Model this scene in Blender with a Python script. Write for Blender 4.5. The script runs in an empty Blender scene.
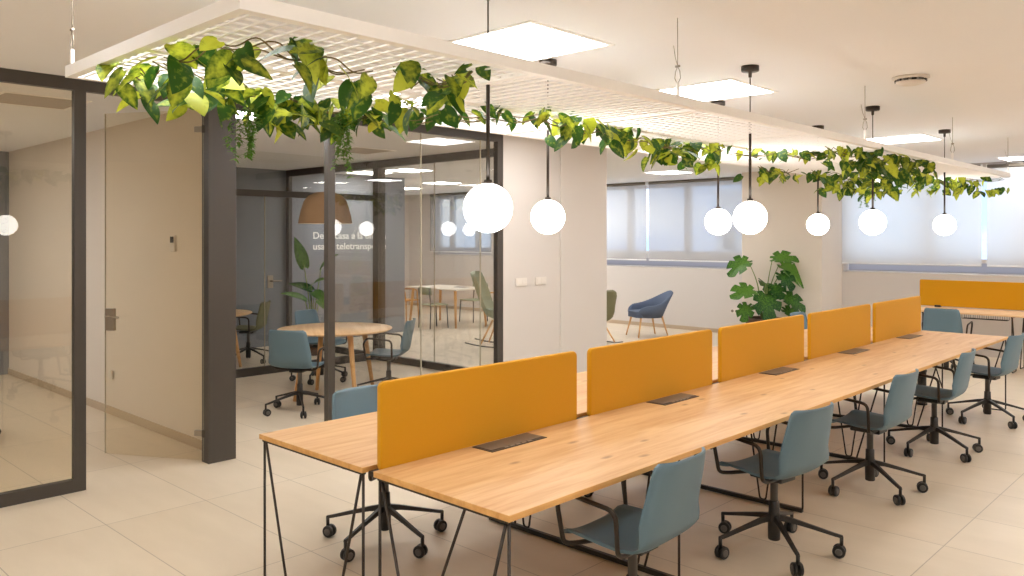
import bpy, bmesh, math, random
from mathutils import Vector, Matrix, noise
random.seed(7)
PI = math.pi
sc = bpy.context.scene
COL = sc.collection
CEIL = 2.80

# ------------------------------------------------------------------ materials
def lin(c):
    def f(v):
        v /= 255.0
        return v / 12.92 if v <= 0.04045 else ((v + 0.055) / 1.055) ** 2.4
    return (f(c[0]), f(c[1]), f(c[2]), 1.0)

def newmat(name):
    m = bpy.data.materials.new(name)
    m.use_nodes = True
    nt = m.node_tree
    nt.nodes.clear()
    out = nt.nodes.new('ShaderNodeOutputMaterial')
    return m, nt, out

def N(nt, typ, **kw):
    n = nt.nodes.new(typ)
    for k, v in kw.items():
        if k in n.inputs:
            n.inputs[k].default_value = v
        else:
            setattr(n, k, v)
    return n

def pbr(name, rgb, rough=0.5, metal=0.0, var=0.04, scale=30.0, bump=0.0, bscale=200.0, spec=0.5, sheen=0.0):
    """Principled surface with a faint procedural colour variation and optional fine bump."""
    m, nt, out = newmat(name)
    b = N(nt, 'ShaderNodeBsdfPrincipled', Roughness=rough, Metallic=metal)
    b.inputs['Specular IOR Level'].default_value = spec
    if sheen:
        b.inputs['Sheen Weight'].default_value = sheen
    tc = N(nt, 'ShaderNodeTexCoord')
    nz = N(nt, 'ShaderNodeTexNoise', Scale=scale, Detail=3.0)
    nt.links.new(tc.outputs['Object'], nz.inputs['Vector'])
    mx = N(nt, 'ShaderNodeMix', data_type='RGBA')
    c = lin(rgb)
    mx.inputs[6].default_value = tuple(min(1, x * (1 - var)) for x in c[:3]) + (1,)
    mx.inputs[7].default_value = tuple(min(1, x * (1 + var)) for x in c[:3]) + (1,)
    nt.links.new(nz.outputs['Fac'], mx.inputs[0])
    nt.links.new(mx.outputs[2], b.inputs['Base Color'])
    if bump:
        n2 = N(nt, 'ShaderNodeTexNoise', Scale=bscale, Detail=2.0)
        nt.links.new(tc.outputs['Object'], n2.inputs['Vector'])
        bp = N(nt, 'ShaderNodeBump', Strength=bump, Distance=0.002)
        nt.links.new(n2.outputs['Fac'], bp.inputs['Height'])
        nt.links.new(bp.outputs['Normal'], b.inputs['Normal'])
    nt.links.new(b.outputs['BSDF'], out.inputs['Surface'])
    return m

def emis(name, rgb, strength):
    m, nt, out = newmat(name)
    e = N(nt, 'ShaderNodeEmission', Strength=strength)
    e.inputs['Color'].default_value = (rgb[0], rgb[1], rgb[2], 1)
    nt.links.new(e.outputs[0], out.inputs['Surface'])
    return m

def glass(name, tint, gain=1.0):
    """Architectural pane: clear with a slight tint, Schlick reflection."""
    m, nt, out = newmat(name)
    t = N(nt, 'ShaderNodeBsdfTransparent')
    t.inputs['Color'].default_value = (tint[0], tint[1], tint[2], 1)
    g = N(nt, 'ShaderNodeBsdfGlossy', Roughness=0.0)
    lw = N(nt, 'ShaderNodeLayerWeight', Blend=0.5)
    pw = N(nt, 'ShaderNodeMath', operation='POWER')
    pw.inputs[1].default_value = 5.0
    ma = N(nt, 'ShaderNodeMath', operation='MULTIPLY_ADD')
    ma.inputs[1].default_value = 0.9
    ma.inputs[2].default_value = 0.04 * gain
    nt.links.new(lw.outputs['Facing'], pw.inputs[0])
    nt.links.new(pw.outputs[0], ma.inputs[0])
    mx = N(nt, 'ShaderNodeMixShader')
    nt.links.new(ma.outputs[0], mx.inputs[0])
    nt.links.new(t.outputs[0], mx.inputs[1])
    nt.links.new(g.outputs[0], mx.inputs[2])
    nt.links.new(mx.outputs[0], out.inputs['Surface'])
    return m

def blind_mat(name, rgb, open_, trans):
    m, nt, out = newmat(name)
    tc = N(nt, 'ShaderNodeTexCoord')
    nz = N(nt, 'ShaderNodeTexNoise', Scale=300.0, Detail=1.0)
    nt.links.new(tc.outputs['Object'], nz.inputs['Vector'])
    mxc = N(nt, 'ShaderNodeMix', data_type='RGBA')
    c = lin(rgb)
    mxc.inputs[6].default_value = tuple(x * .96 for x in c[:3]) + (1,)
    mxc.inputs[7].default_value = c
    nt.links.new(nz.outputs['Fac'], mxc.inputs[0])
    d = N(nt, 'ShaderNodeBsdfDiffuse')
    tl = N(nt, 'ShaderNodeBsdfTranslucent')
    nt.links.new(mxc.outputs[2], d.inputs['Color'])
    nt.links.new(mxc.outputs[2], tl.inputs['Color'])
    tr = N(nt, 'ShaderNodeBsdfTransparent')
    m1 = N(nt, 'ShaderNodeMixShader', Fac=trans)
    m2 = N(nt, 'ShaderNodeMixShader', Fac=open_)
    nt.links.new(d.outputs[0], m1.inputs[1]); nt.links.new(tl.outputs[0], m1.inputs[2])
    nt.links.new(m1.outputs[0], m2.inputs[1]); nt.links.new(tr.outputs[0], m2.inputs[2])
    nt.links.new(m2.outputs[0], out.inputs['Surface'])
    return m

def oak(name, light, dark, axis='Y', rough=0.45, knots=True):
    m, nt, out = newmat(name)
    b = N(nt, 'ShaderNodeBsdfPrincipled', Roughness=rough)
    tc = N(nt, 'ShaderNodeTexCoord')
    mp = N(nt, 'ShaderNodeMapping')
    s = {'Y': (14, 1.1, 14), 'X': (0.7, 9, 9), 'Z': (12, 12, 1.2)}[axis]
    mp.inputs['Scale'].default_value = s
    nt.links.new(tc.outputs['Object'], mp.inputs['Vector'])
    n1 = N(nt, 'ShaderNodeTexNoise', Scale=1.6, Detail=8.0, Roughness=0.62, Distortion=0.5)
    nt.links.new(mp.outputs[0], n1.inputs['Vector'])
    r = N(nt, 'ShaderNodeValToRGB')
    r.color_ramp.elements[0].position = 0.30; r.color_ramp.elements[0].color = lin(dark)
    r.color_ramp.elements[1].position = 0.62; r.color_ramp.elements[1].color = lin(light)
    nt.links.new(n1.outputs['Fac'], r.inputs['Fac'])
    last = r.outputs['Color']
    if knots:
        mp2 = N(nt, 'ShaderNodeMapping')
        mp2.inputs['Scale'].default_value = {'Y': (3.4, 1.5, 3.4), 'X': (1.3, 3.2, 3.2), 'Z': (4, 4, 1.5)}[axis]
        nt.links.new(tc.outputs['Object'], mp2.inputs['Vector'])
        n3 = N(nt, 'ShaderNodeTexNoise', Scale=6.0, Detail=2.0)
        nt.links.new(tc.outputs['Object'], n3.inputs['Vector'])
        ad = N(nt, 'ShaderNodeMix', data_type='RGBA', blend_type='ADD')
        ad.inputs[0].default_value = 0.06
        nt.links.new(mp2.outputs[0], ad.inputs[6]); nt.links.new(n3.outputs['Color'], ad.inputs[7])
        vo = N(nt, 'ShaderNodeTexVoronoi', voronoi_dimensions='2D', Scale=1.0)
        nt.links.new(ad.outputs[2], vo.inputs['Vector'])
        kr = N(nt, 'ShaderNodeValToRGB')
        kr.color_ramp.elements[0].position = 0.015; kr.color_ramp.elements[0].color = (1, 1, 1, 1)
        kr.color_ramp.elements[1].position = 0.065; kr.color_ramp.elements[1].color = (0, 0, 0, 1)
        nt.links.new(vo.outputs['Distance'], kr.inputs['Fac'])
        mu = N(nt, 'ShaderNodeMath', operation='MULTIPLY')
        mu.inputs[1].default_value = 0.62
        nt.links.new(kr.outputs['Color'], mu.inputs[0])
        mk = N(nt, 'ShaderNodeMix', data_type='RGBA')
        mk.inputs[7].default_value = lin((120, 76, 42))
        nt.links.new(mu.outputs[0], mk.inputs[0]); nt.links.new(last, mk.inputs[6])
        last = mk.outputs[2]
    nt.links.new(last, b.inputs['Base Color'])
    nt.links.new(b.outputs[0], out.inputs['Surface'])
    return m

def tile_floor(name):
    m, nt, out = newmat(name)
    b = N(nt, 'ShaderNodeBsdfPrincipled', Roughness=0.36)
    b.inputs['Specular IOR Level'].default_value = 0.4
    tc = N(nt, 'ShaderNodeTexCoord')
    mp = N(nt, 'ShaderNodeMapping')
    mp.inputs['Location'].default_value = (5.11 + 1.245 * 8, -1.84 + 0.62 * 20, 0)
    nt.links.new(tc.outputs['Object'], mp.inputs['Vector'])
    br = N(nt, 'ShaderNodeTexBrick', Scale=1.0)
    br.offset = 0.0
    br.inputs['Mortar Size'].default_value = 0.0032
    br.inputs['Mortar Smooth'].default_value = 0.2
    br.inputs['Brick Width'].default_value = 1.245
    br.inputs['Row Height'].default_value = 0.62
    br.inputs['Color1'].default_value = lin((220, 206, 185))
    br.inputs['Color2'].default_value = lin((216, 201, 179))
    br.inputs['Mortar'].default_value = lin((176, 162, 144))
    nt.links.new(mp.outputs[0], br.inputs['Vector'])
    nz = N(nt, 'ShaderNodeTexNoise', Scale=1.7, Detail=7.0, Roughness=0.6)
    mp2 = N(nt, 'ShaderNodeMapping'); mp2.inputs['Scale'].default_value = (0.6, 2.0, 1)
    nt.links.new(tc.outputs['Object'], mp2.inputs['Vector'])
    nt.links.new(mp2.outputs[0], nz.inputs['Vector'])
    r = N(nt, 'ShaderNodeValToRGB')
    r.color_ramp.elements[0].position = 0.3; r.color_ramp.elements[0].color = (0.90, 0.89, 0.87, 1)
    r.color_ramp.elements[1].position = 0.7; r.color_ramp.elements[1].color = (1, 1, 1, 1)
    nt.links.new(nz.outputs['Fac'], r.inputs['Fac'])
    mu = N(nt, 'ShaderNodeMix', data_type='RGBA', blend_type='MULTIPLY'); mu.inputs[0].default_value = 1.0
    nt.links.new(br.outputs['Color'], mu.inputs[6]); nt.links.new(r.outputs['Color'], mu.inputs[7])
    nt.links.new(mu.outputs[2], b.inputs['Base Color'])
    nt.links.new(b.outputs[0], out.inputs['Surface'])
    return m

def leaf_mat(name, base, edge, trans=0.3):
    """Leaf: variegation runs from the midrib out, broken up by noise; attribute 'tint' makes leaves differ."""
    m, nt, out = newmat(name)
    tc = N(nt, 'ShaderNodeTexCoord')
    nz = N(nt, 'ShaderNodeTexNoise', Scale=45.0, Detail=3.0)
    nt.links.new(tc.outputs['Object'], nz.inputs['Vector'])
    at = N(nt, 'ShaderNodeAttribute', attribute_name='tint')
    sp = N(nt, 'ShaderNodeSeparateColor')
    nt.links.new(at.outputs['Color'], sp.inputs[0])
    ad = N(nt, 'ShaderNodeMath', operation='ADD'); nt.links.new(sp.outputs[0], ad.inputs[0]); nt.links.new(nz.outputs['Fac'], ad.inputs[1])
    r = N(nt, 'ShaderNodeValToRGB')
    r.color_ramp.elements[0].position = 0.55; r.color_ramp.elements[0].color = lin(base)
    r.color_ramp.elements[1].position = 1.05; r.color_ramp.elements[1].color = lin(edge)
    nt.links.new(ad.outputs[0], r.inputs['Fac'])
    b = N(nt, 'ShaderNodeBsdfPrincipled', Roughness=0.5)
    b.inputs['Specular IOR Level'].default_value = 0.3
    tl = N(nt, 'ShaderNodeBsdfTranslucent')
    nt.links.new(r.outputs['Color'], b.inputs['Base Color']); nt.links.new(r.outputs['Color'], tl.inputs['Color'])
    mx = N(nt, 'ShaderNodeMixShader', Fac=trans)
    nt.links.new(b.outputs[0], mx.inputs[1]); nt.links.new(tl.outputs[0], mx.inputs[2])
    nt.links.new(mx.outputs[0], out.inputs['Surface'])
    return m

M = {}
M['floor'] = tile_floor('porcelain_tile')
M['ceiling'] = pbr('ceiling_paint', (240, 241, 244), 0.9, var=0.01, scale=2)
M['wall'] = pbr('wall_paint', (224, 214, 202), 0.85, var=0.012, scale=2)
M['wallwarm'] = pbr('corridor_wall_paint', (208, 202, 196), 0.85, var=0.012, scale=2)
M['wallwhite'] = pbr('white_wall_paint', (214, 208, 203), 0.85, var=0.01, scale=2)
M['wallgrey'] = pbr('grey_blue_wall_paint', (126, 130, 138), 0.8, var=0.02, scale=2)
M['base'] = pbr('skirting_tile', (190, 170, 146), 0.5)
M['frame'] = pbr('anthracite_frame', (66, 60, 54), 0.45, var=0.05)
M['alu'] = pbr('white_window_frame', (236, 235, 233), 0.4)
M['steel'] = pbr('brushed_steel', (170, 162, 150), 0.3, metal=1.0)
M['white'] = pbr('white_powder_coat', (250, 248, 245), 0.45, var=0.01)
M['plastic'] = pbr('white_plastic', (222, 216, 208), 0.4, var=0.01)
M['black'] = pbr('black_metal', (38, 33, 29), 0.42, var=0.08)
M['bronze'] = pbr('dark_bronze_metal', (52, 42, 33), 0.38, metal=0.3, var=0.06)
M['blackplastic'] = pbr('black_plastic', (30, 28, 27), 0.4)
M['castgrey'] = pbr('caster_grey', (92, 88, 84), 0.4)
M['chairblue'] = pbr('slate_blue_polymer', (92, 117, 130), 0.5, var=0.02)
M['yellow'] = pbr('mustard_felt', (204, 146, 24), 0.95, var=0.05, scale=250, bump=0.25, bscale=500, spec=0.15, sheen=0.15)
M['oak'] = oak('knotty_oak', (215, 174, 123), (194, 143, 91), 'Y')
M['oakedge'] = oak('oak_edge', (222, 172, 104), (200, 146, 80), 'Y', knots=False)
M['oakx'] = oak('pale_oak', (236, 200, 156), (216, 174, 124), 'X', knots=False)
M['oakleg'] = oak('oak_leg', (226, 178, 118), (200, 146, 90), 'Z', knots=False)
M['glass'] = glass('clear_glass', (0.97, 0.968, 0.955), 1.3)
M['glassw'] = glass('warm_tinted_glass', (0.975, 0.95, 0.885), 1.3)
M['glasswin'] = glass('window_glass', (0.95, 0.97, 0.98), 1.0)
M['edge'] = pbr('polished_glass_edge', (176, 168, 148), 0.25)
M['seal'] = pbr('grey_seal', (120, 112, 100), 0.4)
M['blind'] = blind_mat('screen_blind', (218, 215, 212), 0.46, 0.42)
M['blindo'] = blind_mat('dense_screen_blind', (248, 245, 240), 0.20, 0.85)
M['blindg'] = blind_mat('grey_screen_blind', (206, 202, 198), 0.62, 0.6)
M['sillglow'] = blind_mat('sill_light_sheet', (196, 190, 188), 0.0, 1.0)  # pale sheet for the added sill light below the blinds
M['panel'] = emis('led_diffuser', (1.0, 0.985, 0.975), 22.0)
M['paneloff'] = pbr('unlit_diffuser', (176, 164, 148), 0.5)
M['globe'] = emis('opal_globe_glow', (1.0, 0.965, 0.92), 11.0)
M['lamp'] = pbr('tan_felt_shade', (116, 90, 62), 0.9, bump=0.2)
M['lampin'] = pbr('cream_shade_lining', (226, 212, 190), 0.8)
M['blue'] = pbr('blue_grey_upholstery', (86, 98, 120), 0.9, bump=0.3, bscale=400)
M['olive'] = pbr('olive_upholstery', (124, 122, 92), 0.9, bump=0.3, bscale=400)
M['sage'] = pbr('sage_polymer', (142, 150, 126), 0.6)
M['tabletop'] = pbr('white_laminate', (226, 220, 208), 0.4)
M['honey'] = pbr('honey_wood', (206, 152, 82), 0.5)
M['pot'] = pbr('brown_pot', (84, 58, 42), 0.6, var=0.1)
M['soil'] = pbr('potting_soil', (48, 36, 28), 0.95, var=0.3, scale=60)
M['stem'] = pbr('green_stem', (112, 130, 62), 0.6)
M['vine'] = pbr('brown_vine', (108, 94, 52), 0.7)
M['pothos'] = leaf_mat('pothos_leaf', (44, 84, 22), (186, 196, 60), 0.30)
M['fine'] = leaf_mat('fine_leaf', (66, 118, 40), (110, 158, 62), 0.3)
M['monstera'] = leaf_mat('monstera_leaf', (24, 70, 26), (92, 140, 46), 0.2)
M['flap'] = pbr('anodised_flap', (104, 92, 82), 0.4, metal=0.2)
M['letter'] = pbr('white_vinyl', (240, 238, 234), 0.6, var=0.0)
M['screen'] = pbr('dark_display', (40, 38, 36), 0.2)
M['cable'] = pbr('steel_cable', (150, 142, 130), 0.4, metal=0.6)
M['facade'] = pbr('pale_render', (214, 212, 208), 0.9, var=0.05, scale=1)

# ------------------------------------------------------------------ mesh helpers
def box(bm, x0, x1, y0, y1, z0, z1, bev=0.0, seg=2, mat=0, mtx=None):
    t = bmesh.new()
    bmesh.ops.create_cube(t, size=1.0)
    for v in t.verts:
        v.co = Vector(((x0 + x1) / 2 + v.co.x * (x1 - x0), (y0 + y1) / 2 + v.co.y * (y1 - y0), (z0 + z1) / 2 + v.co.z * (z1 - z0)))
    if bev:
        bmesh.ops.bevel(t, geom=t.edges[:], offset=bev, segments=seg, profile=0.5, affect='EDGES')
    merge(bm, t, mat, mtx)

def merge(bm, t, mat=0, mtx=None):
    vs = {}
    for v in t.verts:
        vs[v] = bm.verts.new(mtx @ v.co if mtx else v.co)
    for f in t.faces:
        try:
            nf = bm.faces.new([vs[v] for v in f.verts])
            nf.material_index = mat
            nf.smooth = f.smooth
        except ValueError:
            pass
    t.free()

def fillet(pts, r, n=4):
    """Round the inner corners of a polyline."""
    pts = [Vector(p) for p in pts]
    if r <= 0:
        return pts
    out = [pts[0]]
    for i in range(1, len(pts) - 1):
        a, b, c = pts[i - 1], pts[i], pts[i + 1]
        d1, d2 = (a - b), (c - b)
        k = min(r, d1.length * .45, d2.length * .45)
        p, q = b + d1.normalized() * k, b + d2.normalized() * k
        for j in range(n + 1):
            t = j / n
            out.append(p * (1 - t) ** 2 + b * 2 * t * (1 - t) + q * t * t)
    out.append(pts[-1])
    return out

def tube(bm, pts, r, seg=8, fil=0.0, mat=0, closed=False, taper=None):
    pts = fillet(pts, fil) if not closed else [Vector(p) for p in pts]
    n = len(pts)
    rings = []
    up = None
    for i, p in enumerate(pts):
        if closed:
            d = (pts[(i + 1) % n] - pts[i - 1]).normalized()
        else:
            d = ((pts[min(i + 1, n - 1)] - pts[max(i - 1, 0)])).normalized()
        if up is None:
            up = Vector((0, 0, 1)) if abs(d.z) < .9 else Vector((1, 0, 0))
        u = (up - d * up.dot(d)).normalized()
        w = d.cross(u)
        up = u
        rr = r if taper is None else r + (taper - r) * i / max(1, n - 1)
        rings.append([bm.verts.new(p + (u * math.cos(2 * PI * k / seg) + w * math.sin(2 * PI * k / seg)) * rr) for k in range(seg)])
    m = n if closed else n - 1
    for i in range(m):
        a, b = rings[i], rings[(i + 1) % n]
        for k in range(seg):
            f = bm.faces.new([a[k], a[(k + 1) % seg], b[(k + 1) % seg], b[k]])
            f.smooth = True; f.material_index = mat
    if not closed:
        for ring in (rings[0][::-1], rings[-1]):
            f = bm.faces.new(ring); f.material_index = mat

def lathe(bm, prof, seg=24, c=(0, 0, 0), mat=0, cap=True):
    """prof: list of (radius, z)."""
    rings = []
    for (r, z) in prof:
        if r < 1e-5:
            rings.append([bm.verts.new((c[0], c[1], c[2] + z))])
        else:
            rings.append([bm.verts.new((c[0] + r * math.cos(2 * PI * k / seg), c[1] + r * math.sin(2 * PI * k / seg), c[2] + z)) for k in range(seg)])
    for a, b in zip(rings, rings[1:]):
        for k in range(seg):
            k2 = (k + 1) % seg
            if len(a) == 1 and len(b) == 1:
                continue
            if len(a) == 1:
                f = bm.faces.new([a[0], b[k2], b[k]][::-1])
            elif len(b) == 1:
                f = bm.faces.new([a[k], a[k2], b[0]])
            else:
                f = bm.faces.new([a[k], a[k2], b[k2], b[k]])
            f.smooth = True; f.material_index = mat
    if cap:
        for ring in (rings[0], rings[-1]):
            if len(ring) > 2:
                f = bm.faces.new(ring); f.material_index = mat

def rslab(bm, w, h, r, t, n=6, mat=0, mtx=None):
    """Slab with rounded corners in the XZ plane, thickness along Y, soft edges."""
    tb = bmesh.new()
    pts = []
    for cx, cz, a0 in ((w / 2 - r, h / 2 - r, 0), (-w / 2 + r, h / 2 - r, PI / 2), (-w / 2 + r, -h / 2 + r, PI), (w / 2 - r, -h / 2 + r, 1.5 * PI)):
        for k in range(n + 1):
            a = a0 + k / n * PI / 2
            pts.append((cx + r * math.cos(a), cz + r * math.sin(a)))
    f = tb.faces.new([tb.verts.new((x, -t / 2, z)) for x, z in pts])
    ex = bmesh.ops.extrude_face_region(tb, geom=[f])
    for v in ex['geom']:
        if isinstance(v, bmesh.types.BMVert):
            v.co.y += t
    tb.normal_update()
    es = [e for e in tb.edges if len(e.link_faces) == 2 and abs(e.verts[0].co.y - e.verts[1].co.y) < 1e-6]
    bmesh.ops.bevel(tb, geom=es, offset=min(t * .35, .008), segments=2, profile=.5, affect='EDGES')
    merge(bm, tb, mat, mtx)

def link(name, bm, mats, parent=None, smooth=False, recalc=True):
    me = bpy.data.meshes.new(name)
    if recalc:
        bmesh.ops.recalc_face_normals(bm, faces=bm.faces[:])
    bm.to_mesh(me); bm.free()
    for m in (mats if isinstance(mats, (list, tuple)) else [mats]):
        me.materials.append(M[m])
    if smooth:
        for p in me.polygons:
            p.use_smooth = True
    o = bpy.data.objects.new(name, me)
    COL.objects.link(o)
    if parent is not None:
        o.parent = parent
    return o

def B():
    return bmesh.new()

def tag(o, label, cat, group=None):
    o['label'] = label; o['category'] = cat
    if group: o['group'] = group
    return o

def empty(name, loc, rz, label, cat, group=None):
    o = bpy.data.objects.new(name, None)
    o.empty_display_size = 0.2
    COL.objects.link(o)
    o.location = loc; o.rotation_euler = (0, 0, rz)
    return tag(o, label, cat, group)

def kids(o):
    return [c for c in COL.objects if c.parent == o]

def copy_tree(o, parent=None, **kw):
    c = o.copy(); COL.objects.link(c)
    c.parent = parent
    for ch in kids(o):
        copy_tree(ch, c)
    return c

def place(proto, used, loc, rz, label, group=None):
    """The first call moves the prototype itself, later ones copy it."""
    o = copy_tree(proto) if used[0] else proto
    used[0] = True
    o.location = loc; o.rotation_euler = (0, 0, rz)
    o['label'] = label
    if group: o['group'] = group
    return o

def struct(o, label=None):
    o['kind'] = 'structure'
    if label: o['label'] = label
    return o

def sbox(name, mat, *b, label=None, bev=0, parent=None):
    bm = B(); box(bm, *b, bev=bev)
    o = link(name, bm, mat, parent)
    if parent is None:
        struct(o, label)
    return o

# ------------------------------------------------------------------ room shell
XP = -5.91            # plane of the glass fronts
XG = -11.64           # grey wall
YW = 13.20            # window wall
XR, YR, XL = 2.6, -3.2, -16.2
sbox('floor', 'floor', XL - .2, XR + .2, YR - .2, YW + .3, -.12, 0, label='pale beige large format porcelain tile floor')
sbox('ceiling', 'ceiling', XL - .2, XR + .2, YR - .2, YW + .3, CEIL, CEIL + .12, label='plain off white ceiling')
sbox('wall_grey', 'wallgrey', XG - .2, XG, YR, 9.38, 0, CEIL, label='grey blue wall carrying the white slogan')
sbox('wall_lounge', 'wallwhite', XL, XG - .2, 9.18, 9.38, 0, CEIL, label='white wall beyond the grey wall')
sbox('wall_west', 'wallwhite', XL - .2, XL, 9.18, YW, 0, CEIL)
sbox('wall_right', 'wall', XR, XR + .2, YR, YW, 0, CEIL)
sbox('wall_rear', 'wall', XG - .2, XR + .2, YR - .2, YR, 0, CEIL)
sbox('wall_office', 'wall', XG, -6.0, 3.03, 3.085, 0, CEIL, label='cream wall behind the open glass door')
sbox('wall_corridor', 'wallwarm', -6.01, XP, 6.075, 6.99, 0, CEIL, label='cream wall with two switch plates beside the glass front')
sbox('column_corridor', 'wallwarm', -6.03, XP + .012, 6.99, 7.843, 0, CEIL, label='cream column ending the wall beside the glass front')
sbox('pillar', 'wall', -6.535, -5.19, 12.41, YW, 0, CEIL, label='broad cream pillar behind the potted monstera')

# window wall with three openings
OPEN = [(-15.25, -13.25, 1.30, 2.74), (-10.77, -6.535, 1.15, 2.74), (-5.17, 2.3, 1.17, 2.74)]
bm = B()
xs = [XL] + [v for o in OPEN for v in o[:2]] + [XR]
for i in range(0, len(xs), 2):
    box(bm, xs[i], xs[i + 1], YW, YW + .3, 0, CEIL)
for o in OPEN:
    box(bm, o[0], o[1], YW, YW + .3, 0, o[2])
    box(bm, o[0], o[1], YW, YW + .3, o[3], CEIL)
struct(link('wall_window', bm, 'wallwhite'), 'white wall with the long strip windows')

# skirting
sbox('baseboard_office', 'base', XG, -5.99, 3.018, 3.03, 0, .075)
sbox('baseboard_window', 'base', XL, -6.54, YW - .012, YW, 0, .07)
sbox('baseboard_corridor', 'base', XP + .012, XP + .02, 6.99, 7.843, 0, .05)

def window(name, o, mull, zb, zt, label):
    """Aluminium frame with mullions and one pane per bay, at the outside of the opening."""
    x0, x1, z0, z1 = o
    r = B()
    y0, y1 = YW + .16, YW + .24
    zl = z0 + .17
    box(r, x0, x1, y0, y1, zl, zb)
    box(r, x0, x1, y0, y1, z0, z0 + .02)
    box(r, x0, x1, y0, y1, zt, z1)
    ed = [x0] + mull + [x1]
    for i, x in enumerate(ed):
        w = .07 if 0 < i < len(ed) - 1 else .06
        box(r, max(x0, x - w), min(x1, x + w), y0 - .01, y1, zb, zt)
    f = link(name, r, 'alu'); struct(f, label)
    p = B(); box(p, x0 + .02, x1 - .02, YW + .19, YW + .20, z0 + .02, zl)
    link('sill_light_strip', p, 'sillglow', f)  # added translucent strip, stands in for bluish sky light on the sill
    for a, b in zip(ed, ed[1:]):
        p = B(); box(p, a + .05, b - .05, YW + .20, YW + .212, zb, zt)
        link('window_pane', p, 'glasswin', f)
    return f
window('window_1', OPEN[0], [-14.75, -13.85], 1.48, 2.66, 'small window of the lounge behind the glass')
window('window_2', OPEN[1], [-9.46, -8.15], 1.46, 2.68, 'strip window behind the blue armchair')
window('window_3', OPEN[2], [-3.9, -2.6, -1.3, 0.0, 1.3], 1.40, 2.68, 'strip window behind the far yellow desk screen')

def blind(x0, x1, z0, z1, mat, label, bar='alu'):
    o = empty('roller_blind', ((x0 + x1) / 2, YW - .05, z1), 0, label, 'blind', 'roller blinds on the windows')
    w = (x1 - x0) / 2
    b = B(); box(b, -w, w, -.001, .001, z0 - z1 + .02, -.03); link('blind_fabric', b, mat, o)
    b = B(); tube(b, [(-w, 0, -.035), (w, 0, -.035)], .028, 10); link('roller_tube', b, 'seal', o)
    b = B(); box(b, -w, w, -.008, .008, z0 - z1, z0 - z1 + .025, bev=.003); link('bottom_bar', b, bar, o)
    for s in (-1, 1):
        b = B(); box(b, s * w - .006, s * w + .006, -.03, .045, -.07, 0); link('bracket', b, 'alu', o)
    return o
blind(-15.33, -13.18, 1.36, CEIL, 'blindg', 'grey roller blind on the small window seen through the meeting room glass')
blind(-10.85, -8.935, 1.275, CEIL, 'blind', 'sheer roller blind left of the bright gap, behind the blue armchair')
blind(-8.875, -6.56, 1.275, CEIL, 'blind', 'sheer roller blind between the bright gap and the pillar')
blind(-5.17, -3.165, 1.30, 2.775, 'blindo', 'white roller blind right beside the pillar, above the far yellow screen')
blind(-3.095, -1.0, 1.30, 2.775, 'blindo', 'white roller blind at the right edge, past the narrow blue gap')
blind(-.94, 2.3, 1.30, 2.775, 'blindo', 'white roller blind closing the window beyond the picture edge')

# ------------------------------------------------------------------ glass fronts
def gl_root(name, label):
    o = bpy.data.objects.new(name, None); COL.objects.link(o)
    return struct(o, label)
def gpart(name, mat, parent, *b, bev=0):
    bm = B(); box(bm, *b, bev=bev)
    return link(name, bm, mat, parent)

front = gl_root('partition_office', 'dark framed glass front of the small office')
gpart('top_rail', 'frame', front, XP - .05, XP, YR, 6.07, 2.715, 2.80)
gpart('bottom_rail', 'frame', front, XP - .05, XP, YR, 1.925, 0, .085)
gpart('post', 'frame', front, XP - .05, XP, 1.925, 2.0, 0, 2.715)
gpart('post', 'frame', front, XP - .05, XP, -.6, -.53, .085, 2.715)
gpart('pane', 'glassw', front, XP - .03, XP - .02, -.53, 1.925, .085, 2.715)
gpart('pane', 'glassw', front, XP - .03, XP - .02, YR, -.6, .085, 2.715)
gpart('strike_plate', 'steel', front, XP - .035, XP - .012, 2.0, 2.004, 1.0, 1.16)
gpart('box_post', 'frame', front, XP - .11, XP, 2.868, 3.09, 0, 2.715)

meet = gl_root('partition_meeting', 'dark framed glass front of the meeting room')
gpart('post', 'frame', meet, XP - .06, XP, 3.93, 4.0, 0, 2.715)
gpart('post', 'frame', meet, XP - .06, XP, 5.99, 6.07, 0, 2.715)
gpart('bottom_rail', 'frame', meet, XP - .05, XP, 4.0, 5.99, 0, .06)
for a, b in ((4.0, 4.98), (4.984, 5.765), (5.769, 5.99)):
    gpart('pane', 'glass', meet, XP - .035, XP - .023, a, b, .06, 2.715)
for y in (4.982, 5.767):
    gpart('joint_seal', 'edge', meet, XP - .037, XP - .021, y - .003, y + .003, .06, 2.715)

YX = 6.95
cross = gl_root('partition_lounge', 'dark framed glass partition between the meeting room and the lounge')
gpart('top_rail', 'frame', cross, XG, -6.01, YX, YX + .07, 2.70, CEIL)
gpart('bottom_rail', 'frame', cross, XG, -6.01, YX, YX + .06, 0, .09)
gpart('post', 'frame', cross, -9.34, -9.22, YX, YX + .13, .09, 2.70)
gpart('post', 'frame', cross, -10.56, -10.50, YX, YX + .06, .09, 2.70)
gpart('post', 'frame', cross, XG, XG + .08, YX, YX + .06, .09, 2.70)
for a, b in ((XG + .08, -10.56), (-10.50, -9.34), (-9.22, -8.05), (-8.046, -6.01)):
    gpart('pane', 'glass', cross, a, b, YX + .025, YX + .035, .09, 2.70)
gpart('joint_seal', 'edge', cross, -8.051, -8.045, YX + .022, YX + .038, .09, 2.70)

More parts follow.
